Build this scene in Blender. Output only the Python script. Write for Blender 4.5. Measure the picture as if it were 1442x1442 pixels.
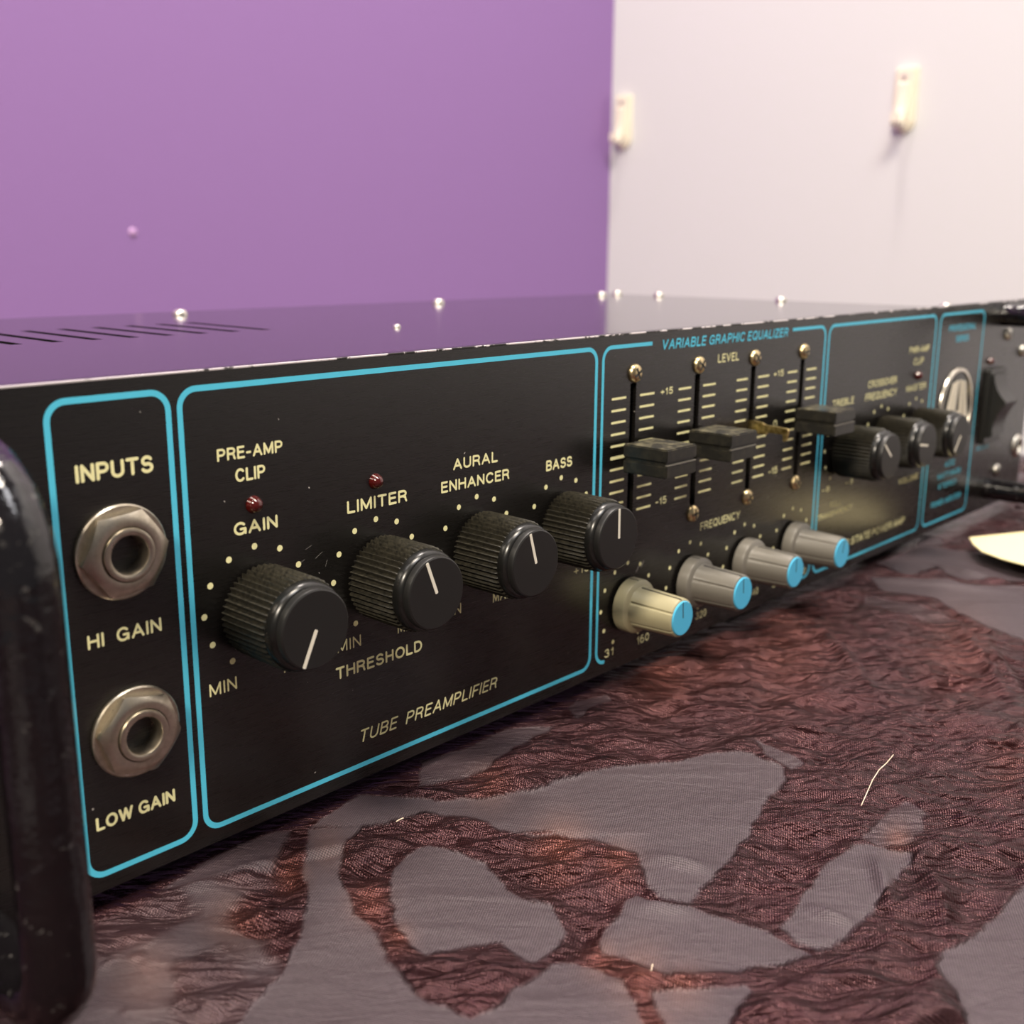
import bpy, bmesh, math, random
import numpy as np
from mathutils import Vector, Matrix

for o in list(bpy.data.objects):
    bpy.data.objects.remove(o, do_unlink=True)
S = bpy.context.scene
COL = S.collection
MM = 0.001
random.seed(7)

# ------------------------------------------------------------------ camera
YAW, PITCH, ROLL = math.radians(47.277), math.radians(-13.439), math.radians(0.3345)
CAM = Vector((-75.555, -167.63, 108.764))          # millimetres, panel corner frame
fw = Vector((math.sin(YAW)*math.cos(PITCH), math.cos(YAW)*math.cos(PITCH), math.sin(PITCH)))
rt = Vector((math.cos(YAW), -math.sin(YAW), 0)); up = rt.cross(fw)
r2 = rt*math.cos(ROLL) + up*math.sin(ROLL); u2 = -rt*math.sin(ROLL) + up*math.cos(ROLL)
cam = bpy.data.cameras.new('camera'); co = bpy.data.objects.new('camera', cam); COL.objects.link(co)
M = Matrix(((r2.x, u2.x, -fw.x, CAM.x*MM), (r2.y, u2.y, -fw.y, CAM.y*MM), (r2.z, u2.z, -fw.z, CAM.z*MM), (0, 0, 0, 1)))
co.matrix_world = M
cam.sensor_width = 36; cam.lens = 36*1559.98/1442
cam.clip_start = 0.005; cam.clip_end = 50
cam.dof.use_dof = True; cam.dof.focus_distance = 0.228; cam.dof.aperture_fstop = 21
S.camera = co

# ------------------------------------------------------------------ light, world, exposure
W = bpy.data.worlds.new('room_world'); S.world = W; W.use_nodes = True
W.node_tree.nodes['Background'].inputs[0].default_value = (0.92, 0.90, 0.95, 1)
W.node_tree.nodes['Background'].inputs[1].default_value = 0.13
def area(name, loc, target, size, power, col):
    l = bpy.data.lights.new(name, 'AREA'); l.energy = power; l.color = col
    l.shape = 'RECTANGLE'; l.size = size[0]; l.size_y = size[1]
    o = bpy.data.objects.new(name, l); COL.objects.link(o); o.location = loc
    d = Vector(target) - Vector(loc); o.rotation_euler = d.to_track_quat('-Z', 'Y').to_euler()
    return o
area('unseen_light', (0.05, -0.30, 1.75), (0.10, -0.25, 0), (0.50, 0.25), 24, (1.0, 0.88, 0.72))
area('unseen_light', (-1.25, -0.55, 1.15), (0.0, -0.02, 0.05), (0.30, 0.16), 26, (1.0, 0.88, 0.72))
area('unseen_light', (-0.75, 0.10, 1.75), (-0.4, 0.30, 0.3), (0.5, 0.3), 3.5, (1.0, 0.94, 0.90))  # added fill light for the purple wall, no fixture known there
area('unseen_light', (0.68, 0.36, 1.70), (0.25, -0.15, 0), (0.26, 0.14), 13, (1.0, 0.90, 0.82))  # added behind the amplifier to put glints on the cloth
area('unseen_light', (0.15, -0.75, 1.85), (0.99, -0.1, 0.2), (0.7, 0.5), 12.5, (0.98, 0.97, 1.0))  # added fill light to brighten the pale wall
S.view_settings.view_transform = 'Standard'; S.view_settings.look = 'None'
S.view_settings.gamma = 1; S.view_settings.use_curve_mapping = False
S.view_settings.exposure = 0.2

# ------------------------------------------------------------------ helpers
def srgb(r, g, b):
    f = lambda c: (c/255)/12.92 if c/255 <= 0.04045 else ((c/255+0.055)/1.055)**2.4
    return (f(r), f(g), f(b), 1)
def mat(name, col, rough=0.5, metal=0.0, spec=0.5, **kw):
    m = bpy.data.materials.new(name); m.use_nodes = True
    b = m.node_tree.nodes['Principled BSDF']
    b.inputs['Base Color'].default_value = col if len(col) == 4 else (*col, 1)
    b.inputs['Roughness'].default_value = rough; b.inputs['Metallic'].default_value = metal
    b.inputs['Specular IOR Level'].default_value = spec
    for k, v in kw.items(): b.inputs[k.replace('_', ' ')].default_value = v
    return m
class N:
    """small node-graph helper"""
    def __init__(s, m):
        s.t = m.node_tree; s.b = s.t.nodes['Principled BSDF']
    def n(s, kind, **kw):
        x = s.t.nodes.new(kind)
        for k, v in kw.items():
            if hasattr(x, k) and not isinstance(v, tuple): setattr(x, k, v)
            else: x.inputs[k].default_value = v
        return x
    def l(s, a, b): s.t.links.new(a, b)
    def coord(s, scale=(1, 1, 1), rot=(0, 0, 0)):
        c = s.t.nodes.new('ShaderNodeTexCoord'); mp = s.t.nodes.new('ShaderNodeMapping')
        mp.inputs['Scale'].default_value = scale; mp.inputs['Rotation'].default_value = rot
        s.l(c.outputs['Object'], mp.inputs['Vector']); return mp.outputs[0]
    def noise(s, vec, scale, detail=3, rough=0.5):
        x = s.t.nodes.new('ShaderNodeTexNoise'); x.inputs['Scale'].default_value = scale
        x.inputs['Detail'].default_value = detail; x.inputs['Roughness'].default_value = rough
        s.l(vec, x.inputs['Vector']); return x.outputs['Fac']
    def ramp(s, fac, a, b, ca=(0, 0, 0, 1), cb=(1, 1, 1, 1)):
        x = s.t.nodes.new('ShaderNodeValToRGB'); e = x.color_ramp.elements
        e[0].position = a; e[1].position = b; e[0].color = ca; e[1].color = cb
        s.l(fac, x.inputs[0]); return x.outputs[0]
    def mix(s, fac, a, b):
        x = s.t.nodes.new('ShaderNodeMix'); x.data_type = 'RGBA'
        for inp, v in ((0, fac), (6, a), (7, b)):
            if isinstance(v, (tuple, float, int)): x.inputs[inp].default_value = v
            else: s.l(v, x.inputs[inp])
        return x.outputs[2]
    def math(s, op, a, b=None):
        x = s.t.nodes.new('ShaderNodeMath'); x.operation = op
        for i, v in enumerate((a, b)):
            if v is None: continue
            if isinstance(v, (float, int)): x.inputs[i].default_value = v
            else: s.l(v, x.inputs[i])
        return x.outputs[0]
    def bump(s, h, strength, dist):
        x = s.t.nodes.new('ShaderNodeBump'); x.inputs['Strength'].default_value = strength
        x.inputs['Distance'].default_value = dist; s.l(h, x.inputs['Height'])
        s.l(x.outputs[0], s.b.inputs['Normal'])

def obj(name, bm, m, parent=None, loc=(0, 0, 0), rot=(0, 0, 0), smooth=None):
    """bm is in millimetres"""
    if isinstance(bm, bmesh.types.BMesh):
        bmesh.ops.recalc_face_normals(bm, faces=bm.faces[:])
        me = bpy.data.meshes.new(name); bm.to_mesh(me); bm.free()
    else: me = bm
    me.transform(Matrix.Scale(MM, 4))
    o = bpy.data.objects.new(name, me); COL.objects.link(o)
    if m: me.materials.clear(); me.materials.append(m)
    if smooth is not None:
        me.polygons.foreach_set('use_smooth', [True]*len(me.polygons))
        if smooth < 180:
            me.set_sharp_from_angle(angle=math.radians(smooth))
    o.location = Vector(loc)*MM; o.rotation_euler = rot
    if parent: o.parent = parent
    return o
def box(bm, x0, x1, y0, y1, z0, z1, bev=0):
    v = [bm.verts.new((x, y, z)) for x in (x0, x1) for y in (y0, y1) for z in (z0, z1)]
    fs = [bm.faces.new([v[i] for i in q]) for q in ((0, 1, 3, 2), (4, 6, 7, 5), (0, 4, 5, 1), (2, 3, 7, 6), (0, 2, 6, 4), (1, 5, 7, 3))]
    if bev:
        es = list({e for f in fs for e in f.edges})
        bmesh.ops.bevel(bm, geom=es, offset=bev, segments=2, affect='EDGES', profile=0.5)
    return bm
def lathe(bm, prof, n=48, close=True, flute=None):
    """prof: (radius, y) pairs; axis along y; flute=(count, depth, y0, y1)"""
    rings = []
    for r, y in prof:
        ring = []
        for i in range(n):
            a = 2*math.pi*i/n; rr = r
            if flute and flute[2] >= y >= flute[3]:
                rr = r - flute[1]*(0.5 - 0.5*math.cos(flute[0]*a))**0.75
            ring.append(bm.verts.new((rr*math.cos(a), y, rr*math.sin(a))))
        rings.append(ring)
    for a, b in zip(rings, rings[1:]):
        for i in range(n):
            bm.faces.new((a[i], a[(i+1) % n], b[(i+1) % n], b[i]))
    if close:
        bm.faces.new(rings[-1])
        bm.faces.new(rings[0][::-1])
    return bm
def flat(bm, pts, y=0.0, th=0.0):
    """polygon in the XZ plane at height y, optional thickness towards -y"""
    a = [bm.verts.new((p[0], y, p[1])) for p in pts]
    if not th: bm.faces.new(a); return bm
    b = [bm.verts.new((p[0], y-th, p[1])) for p in pts]
    bm.faces.new(b); bm.faces.new(a[::-1]); n = len(a)
    for i in range(n): bm.faces.new((a[i], a[(i+1) % n], b[(i+1) % n], b[i]))
    return bm
def tube(bm, pts, rad, n=12, cap=True):
    pts = [Vector(p) for p in pts]; rings = []
    for i, p in enumerate(pts):
        d = (pts[min(i+1, len(pts)-1)] - pts[max(i-1, 0)]).normalized()
        a = d.orthogonal().normalized() if i == 0 else (pa - d*pa.dot(d)).normalized()
        pa = a; b = d.cross(a); r = rad[i] if hasattr(rad, '__len__') else rad
        rings.append([bm.verts.new(p + (a*math.cos(t)+b*math.sin(t))*r) for t in [2*math.pi*k/n for k in range(n)]])
    for q, w in zip(rings, rings[1:]):
        for i in range(n): bm.faces.new((q[i], q[(i+1) % n], w[(i+1) % n], w[i]))
    if cap: bm.faces.new(rings[0][::-1]); bm.faces.new(rings[-1])
    return bm
def tag(o, label=None, cat=None, group=None, kind=None):
    if label: o['label'] = label
    if cat: o['category'] = cat
    if group: o['group'] = group
    if kind: o['kind'] = kind
    return o
def dup(o, parent, loc, rot=None):
    c = o.copy(); COL.objects.link(c); c.parent = parent; c.location = Vector(loc)*MM
    if rot is not None: c.rotation_euler = rot
    return c

# ------------------------------------------------------------------ materials
m_purple = mat('purple_paint', srgb(147, 112, 170), 0.55, spec=0.3)
g = N(m_purple); v = g.coord(); g.bump(g.noise(v, 260, 3), 0.10, 0.001)
m_white = mat('pale_lilac_paint', srgb(223, 224, 224), 0.6, spec=0.3)
g = N(m_white); v = g.coord(); g.bump(g.noise(v, 260, 3), 0.08, 0.001)
m_floor = mat('grey_floor', (0.16, 0.14, 0.13), 0.6)
g = N(m_floor); v = g.coord(); g.l(g.ramp(g.noise(v, 9, 4), 0.3, 0.7, (0.30, 0.27, 0.25, 1), (0.40, 0.37, 0.34, 1)), g.b.inputs['Base Color'])
m_wood = mat('table_wood', (0.20, 0.12, 0.07), 0.5)
g = N(m_wood); v = g.coord((1, 14, 14)); g.l(g.ramp(g.noise(v, 4, 4), 0.3, 0.7, (0.12, 0.065, 0.035, 1), (0.24, 0.15, 0.09, 1)), g.b.inputs['Base Color'])

m_panel = mat('brushed_black_panel', (0.017, 0.015, 0.0135), 0.3, spec=0.5, IOR=1.65)
g = N(m_panel); v = g.coord((12, 1, 420)); nb = g.noise(v, 9, 4, 0.6)
v2 = g.coord((1, 1, 1)); speck = g.math('GREATER_THAN', g.noise(v2, 800, 1), 0.80)
base = g.ramp(nb, 0.25, 0.8, (0.006, 0.0052, 0.0046, 1), (0.0095, 0.0082, 0.0072, 1))
g.l(g.mix(speck, base, (0.45, 0.42, 0.38, 1)), g.b.inputs['Base Color'])
g.l(g.ramp(nb, 0.2, 0.9, (0.25, 0.25, 0.25, 1), (0.32, 0.32, 0.32, 1)), g.b.inputs['Roughness'])

m_lid = mat('black_cover_paint', (0.018, 0.016, 0.018), 0.11, spec=0.6)
g = N(m_lid); v = g.coord(); vor = g.n('ShaderNodeTexVoronoi', Scale=260.0); g.l(v, vor.inputs['Vector'])
speck = g.math('MULTIPLY', g.math('LESS_THAN', vor.outputs['Distance'], 0.06), g.math('GREATER_THAN', g.noise(v, 40, 2), 0.55))
g.l(g.mix(speck, (0.018, 0.016, 0.018, 1), (0.4, 0.37, 0.36, 1)), g.b.inputs['Base Color'])

m_dark = mat('dark_interior', (0.006, 0.006, 0.006), 0.7)
m_hole = mat('jack_bore_black', (0.002, 0.002, 0.002), 0.9, spec=0.05)
m_edge = mat('worn_panel_edge', (0.75, 0.70, 0.68), 0.35, 0.6)
g = N(m_edge); v = g.coord(); wear = g.noise(v, 130, 5, 0.65)
c = g.t.nodes.new('ShaderNodeSeparateXYZ'); tc = g.t.nodes.new('ShaderNodeTexCoord'); g.l(tc.outputs['Object'], c.inputs[0])
amt = g.math('ADD', wear, g.math('MULTIPLY', c.outputs[0], -0.35))
wr = g.ramp(amt, 0.39, 0.43)
g.l(g.mix(wr, (0.02, 0.018, 0.016, 1), (0.86, 0.81, 0.80, 1)), g.b.inputs['Base Color'])
g.l(g.math('MULTIPLY', wr, 0.5), g.b.inputs['Metallic'])
def ink(name, col):
    m = mat(name, col, 0.45, spec=0.4); return m
m_blue = ink('cyan_print', srgb(92, 212, 243))
m_cream = ink('cream_print', srgb(252, 247, 188))
m_knob = mat('black_knob_plastic', (0.02, 0.019, 0.016), 0.42)
g = N(m_knob); v = g.coord(); dust = g.ramp(g.noise(v, 1300, 4, 0.6), 0.30, 0.95)
g.l(g.mix(dust, (0.008, 0.0077, 0.0066, 1), (0.060, 0.052, 0.033, 1)), g.b.inputs['Base Color'])
g.l(g.ramp(dust, 0, 1, (0.36, 0.36, 0.36, 1), (0.6, 0.6, 0.6, 1)), g.b.inputs['Roughness'])
m_face = mat('satin_knob_face', (0.013, 0.0125, 0.012), 0.38)
g = N(m_face); v = g.coord(); g.bump(g.noise(v, 2500, 2), 0.05, 0.0001)
m_ring = mat('smooth_knob_ring', (0.008, 0.0078, 0.007), 0.26)
m_line = mat('white_pointer', srgb(238, 232, 215), 0.5)
m_grey = mat('grey_knob_plastic', srgb(114, 110, 102), 0.38)
m_ivory = mat('yellowed_knob_plastic', srgb(168, 160, 128), 0.36)
m_capblue = mat('blue_knob_cap', srgb(84, 190, 232), 0.4)
m_mark = mat('dark_marker_groove', (0.03, 0.03, 0.03), 0.5)
m_nick = mat('aged_nickel', (0.62, 0.55, 0.44), 0.30, 1.0)
g = N(m_nick); v = g.coord(); nn = g.noise(v, 500, 5, 0.6)
g.l(g.ramp(nn, 0.3, 0.75, (0.44, 0.38, 0.29, 1), (0.74, 0.67, 0.55, 1)), g.b.inputs['Base Color'])
g.l(g.ramp(nn, 0.3, 0.75, (0.42, 0.42, 0.42, 1), (0.24, 0.24, 0.24, 1)), g.b.inputs['Roughness'])
m_brass = mat('brass_screw', (0.78, 0.62, 0.34), 0.28, 1.0)
m_gold = mat('worn_brass_tab', (0.70, 0.52, 0.20), 0.38, 1.0)
g = N(m_gold); v = g.coord(); g.l(g.ramp(g.noise(v, 900, 4), 0.35, 0.7, (0.30, 0.21, 0.06, 1), (0.82, 0.66, 0.30, 1)), g.b.inputs['Base Color'])
m_zinc = mat('zinc_screw', (0.70, 0.67, 0.60), 0.38, 1.0)
m_hand = mat('black_gloss_handle', (0.006, 0.005, 0.006), 0.11, spec=0.7)
g = N(m_hand); v = g.coord(); hn = g.noise(v, 130, 4, 0.6); g.bump(hn, 0.55, 0.0012)
sc = g.ramp(g.noise(v, 330, 5, 0.7), 0.62, 0.68)
g.l(g.mix(sc, (0.006, 0.005, 0.006, 1), (0.10, 0.095, 0.09, 1)), g.b.inputs['Base Color'])
m_led = mat('dark_red_lens', (0.065, 0.003, 0.002), 0.14, spec=0.6, Coat_Weight=0.6)
m_slcap = mat('black_slider_plastic', (0.016, 0.0155, 0.014), 0.33)
g = N(m_slcap); v = g.coord()
geo = g.t.nodes.new('ShaderNodeNewGeometry'); sep = g.t.nodes.new('ShaderNodeSeparateXYZ'); g.l(geo.outputs['Normal'], sep.inputs[0])
du = g.math('MULTIPLY', g.ramp(g.noise(v, 330, 5, 0.75), 0.44, 0.78), g.math('MAXIMUM', sep.outputs[2], 0.12))
g.l(g.mix(du, (0.016, 0.0155, 0.014, 1), (0.26, 0.23, 0.14, 1)), g.b.inputs['Base Color'])
m_chrome = mat('emblem_chrome', (0.84, 0.78, 0.66), 0.25, 1.0)
m_silv = mat('emblem_silver', (0.86, 0.80, 0.66), 0.4, 0.45)
m_embdark = mat('emblem_black', (0.03, 0.028, 0.025), 0.35)
m_switch = mat('switch_black', (0.016, 0.016, 0.015), 0.35)
m_hook = mat('ivory_hook_plastic', srgb(244, 236, 216), 0.35)
m_paper = mat('cream_card', srgb(240, 226, 176), 0.6)
g = N(m_paper); v = g.coord(); g.bump(g.noise(v, 700, 3), 0.1, 0.0003)
m_fibre = mat('pale_fibre', srgb(236, 214, 190), 0.6)

# ------------------------------------------------------------------ room shell
XW, YW, ZF = 994.0, 667.0, -750.0
tag(obj('wall_back', box(bmesh.new(), -2200, XW+60, YW, YW+60, ZF, 2100), m_purple), kind='structure')
tag(obj('wall_right', box(bmesh.new(), XW, XW+60, -2000, YW, ZF, 2100), m_white), kind='structure')
tag(obj('floor', box(bmesh.new(), -2200, XW+60, -2000, YW+60, ZF-40, ZF), m_floor), kind='structure')

# ------------------------------------------------------------------ table under the cloth
table = tag(bpy.data.objects.new('table', None), 'table standing hidden beneath the crinkled burgundy cloth', 'table')
COL.objects.link(table); table.location = (0.2, 0.05, ZF*MM)
obj('tabletop', box(bmesh.new(), -620, 368, -520, 480, -34, -8.4, 3), m_wood, table, (-0, 0, 0)).location = Vector((0, 0, 750))*MM
for lx in (-560, 320):
    for ly in (-460, 420):
        obj('leg', box(bmesh.new(), lx-25, lx+25, ly-25, ly+25, 0, 716, 3), m_wood, table)

# ------------------------------------------------------------------ cloth
def unproj(px, py, z=-4.0):
    d = fw + r2*((px-721)/1559.98) - u2*((py-721)/1559.98)
    t = (z-CAM.z)/d.z
    return (CAM.x+d.x*t, CAM.y+d.y*t)
# pale patches of the woven pattern, as outlines on the tabletop
C2, C3, C4, C5, C6, C1 = (380, 1042), (700, 1042), (1042, 1042), (1042, 720), (660, 820), (120, 1142)
K = 400/1442
def P(org, pts, k=K): return [(org[0]+x*k, org[1]+y*k) for x, y in pts]
patches = [
 P(C2, [(625,650),(700,575),(820,530),(960,570),(1100,620),(1200,760),(1340,830)]) + P(C3, [(130,790),(270,850),(340,960),(300,1060),(180,1130)]) + P(C2, [(1290,1120),(1180,1040),(1050,1040),(800,1090),(720,1040),(660,960),(620,830),(605,740)]),
 P(C2, [(170,560),(200,450),(420,420),(480,425),(400,500),(350,600),(370,760),(420,880),(520,940),(570,1010),(600,1100),(640,1180),(720,1270),(860,1350),(1000,1420),(1100,1600),(-400,1700),(60,1180),(150,1000),(190,860),(170,700)]),
 P(C2, [(440,270),(600,290),(860,310),(1000,300),(1200,300)]) + P(C3, [(40,290),(250,240),(300,210),(480,160),(700,130),(900,110),(1100,70),(1250,60),(1442,130),(1470,200),(1380,300),(1310,430),(1200,590),(1110,700),(970,830),(830,800),(750,740),(740,620),(690,570),(500,520),(300,490),(180,500),(100,470)]) + P(C2, [(1442,480),(1350,490),(1150,450),(1000,390),(800,370),(600,420),(210,440)]),
 P(C3, [(700,790),(860,850),(970,850),(1080,890),(1260,930),(1400,970)]) + P(C4, [(150,980),(290,1040),(370,1080),(200,1120),(60,1160)]) + P(C3, [(1250,1170),(1100,1190),(950,1220),(850,1220),(760,1160),(640,1110),(540,1070),(530,990),(600,900),(650,840)]),
 P(C3, [(30,1330),(150,1220),(280,1130),(460,1130),(560,1190),(660,1250),(720,1360),(740,1500),(600,1800),(-300,1800),(-200,1450)]),
 P(C3, [(780,1300),(900,1270),(1100,1250),(1260,1240),(1300,1270),(1240,1340),(1180,1442),(1150,1700),(860,1700),(850,1442)]),
 P(C4, [(570,530),(650,530),(800,560),(880,590),(800,700),(720,800),(640,910),(540,1000),(400,1060),(300,1020),(200,940),(290,840),(330,790),(400,660),(500,590)]),
 P(C4, [(700,430),(770,350),(850,310),(940,360),(930,470),(870,540),(700,540),(620,490)]),
 P(C4, [(1442,730),(1380,800),(1280,900),(1180,1000),(1030,1080),(1010,1150),(1100,1280),(1160,1442),(1300,1800),(2400,1700),(1900,600)]),
 P(C5, [(700,260),(900,185),(1000,185),(1160,205),(1260,225),(1442,290),(1900,330),(1900,345),(1442,350),(1150,350),(1060,320),(1000,280),(860,330)]),
 P(C5, [(640,330),(850,345),(1050,345),(1160,375),(1442,380),(1900,400),(1900,660),(1442,650),(1300,600),(1120,520),(1000,440),(860,420),(740,410)]),
 P(C5, [(890,170),(940,120),(1020,130),(1040,165),(900,180)]),
 P(C6, [(-250,900),(0,840),(200,740),(430,730),(250,840),(130,930),(0,985),(-250,1030)]),
 P(C6, [(500,640),(560,600),(700,560),(740,600),(620,640),(560,690)]),
 P(C4, [(60,0),(200,60),(330,110),(260,150),(120,80)]),
 P(C5, [(630,430),(800,450),(1000,500),(1130,560),(1000,560),(800,520),(640,480)]),
]
half = {7: 0.6, 13: 0.6, 14: 0.8, 15: 0.45, 12: 0.8}
k3 = 300/1442
left_sheen = P(C1, [(0,760),(350,640),(560,520),(1230,420),(1320,430),(1200,520),(1100,560),(960,700),(1000,800),(1200,850),(1250,960),(1350,1080),(1500,1300),(1500,1800),(-700,1900),(-700,1000)], k3) 
left_top = P(C1, [(480,540),(820,340),(1100,200),(1300,130),(1380,140),(1300,300),(1290,400),(900,470)], k3)
warm_px = [(410,1225,26,1.0),(520,1270,30,.8),(560,1320,22,.8),(690,1105,30,.6),(790,1190,40,1.0),(870,1215,30,.8),(930,940,45,1.0),(1000,915,45,.7),(900,1372,45,.9),(960,1390,40,.7),(850,1350,30,.9),(330,1300,40,.8),(210,1380,50,.7),(1265,1180,18,1.1),(1100,890,70,.6),(1350,910,60,.5),(460,1190,30,.6),(1420,1070,40,.3),(920,1440,40,.6)]  # spots where the cloth's orange sheen is painted into its colour

rng = np.random.RandomState(3)
TAB = rng.rand(256, 256)
def vnoise(x, y, seed=0):
    x = x + seed*37.7; y = y + seed*71.3
    xi = np.floor(x).astype(int); yi = np.floor(y).astype(int); fx = x-xi; fy = y-yi
    fx = fx*fx*fx*(fx*(fx*6-15)+10); fy = fy*fy*fy*(fy*(fy*6-15)+10)
    a = TAB[xi & 255, yi & 255]; b = TAB[(xi+1) & 255, yi & 255]; c_ = TAB[xi & 255, (yi+1) & 255]; d = TAB[(xi+1) & 255, (yi+1) & 255]
    return (a*(1-fx)+b*fx)*(1-fy)+(c_*(1-fx)+d*fx)*fy
def fbm(x, y, seed, o=3):
    s = 0; a = 0.5; t = 0
    for i in range(o):
        s = s+a*vnoise(x*2**i, y*2**i, seed+i); t += a; a *= 0.5
    return s/t
def ridge(x, y, seed, sharp=1.6):
    return (1-np.abs(2*vnoise(x, y, seed)-1))**sharp
def seg(a, b, step): return np.arange(a, b, step)
gx = np.concatenate([seg(-430, -70, 14), seg(-70, 470, 0.65), seg(470, 575, 3), [575]])
gy = np.concatenate([seg(-480, -165, 12), seg(-165, 4, 0.55), seg(4, 30, 3), seg(30, 540, 14), [540]])
X, Y = np.meshgrid(gx, gy, indexing='ij')
def sdist(poly, jit=0.9):
    """signed distance to an outline (positive inside), limited to its neighbourhood"""
    pts = np.array([unproj(*p) for p in poly]); x0, y0 = pts.min(0)-8; x1, y1 = pts.max(0)+8
    out = np.full(X.shape, -99.0)
    sel = (X > x0) & (X < x1) & (Y > y0) & (Y < y1)
    px = X[sel] + jit*2*(fbm(X[sel]/4, Y[sel]/4, 5)-.5); py = Y[sel] + jit*2*(fbm(X[sel]/4, Y[sel]/4, 9)-.5)
    best = np.full(px.shape, 1e9); ins = np.zeros(px.shape, bool)
    for (ax, ay), (bx, by) in zip(pts, np.roll(pts, -1, 0)):
        ex, ey = bx-ax, by-ay; t = np.clip(((px-ax)*ex+(py-ay)*ey)/(ex*ex+ey*ey+1e-9), 0, 1)
        best = np.minimum(best, np.hypot(px-ax-t*ex, py-ay-t*ey))
        c_ = ((ay > py) != (by > py)) & (px < (bx-ax)*(py-ay)/(by-ay+1e-12)+ax); ins ^= c_
    out[sel] = np.where(ins, best, -best); return out
def sst(a, b, x):
    t = np.clip((x-a)/(b-a), 0, 1); return t*t*(3-2*t)
mask = np.zeros(X.shape); flatm = np.zeros(X.shape)
for i, p in enumerate(patches):
    sd = sdist(p); mask = np.maximum(mask, half.get(i, 1.0)*sst(-0.45, 0.45, sd)); flatm = np.maximum(flatm, half.get(i, 1.0)*sst(-4.5, 1.8, sd))
blot = sst(0.40, 0.62, fbm(X/14, Y/14, 21, 4))
mask = np.maximum(mask, (0.35+0.6*blot)*sst(-2, 2, sdist(left_sheen)))  # sheen at the left painted in as pale blotches
mask = np.maximum(mask, 0.85*sst(-0.8, 0.8, sdist(left_top)))
# beyond the picture the pattern goes on as loose cells
far = ((X < -60) | (X > 470) | (Y < -140) | (Y > 6))
mask = np.where(far, np.maximum(mask*(~far), sst(0.5, 0.56, fbm(X/45, Y/45, 31, 3))), mask)
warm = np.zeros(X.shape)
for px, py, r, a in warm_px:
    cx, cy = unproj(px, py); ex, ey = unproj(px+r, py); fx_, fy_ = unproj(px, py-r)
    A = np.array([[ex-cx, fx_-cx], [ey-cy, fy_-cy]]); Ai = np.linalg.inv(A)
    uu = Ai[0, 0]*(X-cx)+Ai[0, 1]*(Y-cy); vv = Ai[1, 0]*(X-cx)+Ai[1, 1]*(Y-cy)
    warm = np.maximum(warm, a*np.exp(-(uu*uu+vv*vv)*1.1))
U = (X*rt.x+Y*rt.y); V = (X*rt.y*-1+Y*rt.x)          # along / across the main run of the creases
wu = U+5*(fbm(U/30, V/30, 41)-.5); wv = V+6*(fbm(U/34, V/26, 43)-.5)
def tri(x, y, seed=0):
    x = x+seed*19.37; y = y+seed*53.91; xi = np.floor(x).astype(int); yi = np.floor(y).astype(int); fx = x-xi; fy = y-yi
    a = TAB[xi & 255, yi & 255]; b = TAB[(xi+1) & 255, yi & 255]; c_ = TAB[xi & 255, (yi+1) & 255]; d = TAB[(xi+1) & 255, (yi+1) & 255]
    return np.where(fx > fy, a+fx*(b-a)+fy*(d-b), a+fy*(c_-a)+fx*(d-c_))
def fac(lu, lv, ang, seed):
    c_, s_ = math.cos(ang), math.sin(ang)
    return tri((wu*c_+wv*s_)/lu, (wv*c_-wu*s_)/lv, seed)-.5
cr = (2.0*fac(44, 15, .12, 3) + 2.5*fac(27, 7.5, -.22, 7) + 2.5*fac(16, 4.4, .25, 11) + 1.9*fac(9.5, 2.7, -.1, 13) + 0.95*fac(5, 1.6, .3, 17)
      + 1.5*(1-np.abs(2*tri((wu+.3*wv)/30, (wv-.2*wu)/8, 23)-1)-.5) - 1.4*(1-np.abs(2*tri((wu-.5*wv)/34, (wv+.4*wu)/9, 29)-1)-.5))
sm = 0.9*(fbm(U/40, V/30, 61)-.5) + 0.25*(ridge(wu/30, wv/12, 63, 3)-.3)
calm = np.clip(np.maximum(flatm, 0.8*mask*(flatm < .02)), 0, 1)
H = cr*(1-calm)*0.95 + sm*(0.35+calm)
# a few long soft folds that also cross the pale patches
def fold(p, q, w, h):
    a = np.array(unproj(*p)); b = np.array(unproj(*q)); e = b-a
    t = np.clip(((X-a[0])*e[0]+(Y-a[1])*e[1])/(e@e), 0, 1)
    d = np.hypot(X-a[0]-t*e[0], Y-a[1]-t*e[1]); return h*np.exp(-(d/w)**2)*np.sin(np.pi*np.clip(t, .03, .97))
for f in ([(200,1262),(520,1180),2.0,1.4],[(520,1190),(420,1215),1.4,-.8],[(840,1385),(1070,1375),1.7,1.6],[(900,1205),(1010,1228),1.8,1.3],[(890,1275),(980,1282),1.6,1.2],
          [(1130,1275),(1210,1305),1.6,1.3],[(1150,880),(1250,1000),2.0,1.4],[(1340,870),(1442,1010),2.2,1.6],[(1230,1200),(1260,1290),1.6,1.5],[(1290,1190),(1350,1330),2.0,1.6],
          [(1190,815),(1442,835),3,1.6],[(1300,790),(1442,828),2.5,1.4],[(1380,900),(1442,980),2,1.5],[(1000,1000),(1300,1060),2,1.3],[(1240,1110),(1442,1180),1.8,1.4]):
    H = H + fold(*f)
under = sst(-7, -0.5, Y)*sst(-60, -40, X)*sst(445, 425, X)*(Y < 215)
H = H*(1-under) + under*(-0.2) - 4.0
H = np.clip(H, -8.0, 1.5); H = np.where((Y > -3) & (Y < 210) & (X > -54) & (X < 445), np.minimum(H, -0.8), H)
H = np.where((Y > 6) & (Y < 205) & (X > -40) & (X < 400), -4.2, H)
nx, ny = X.shape
me = bpy.data.meshes.new('tablecloth')
vid = np.arange(nx*ny).reshape(nx, ny)
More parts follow.
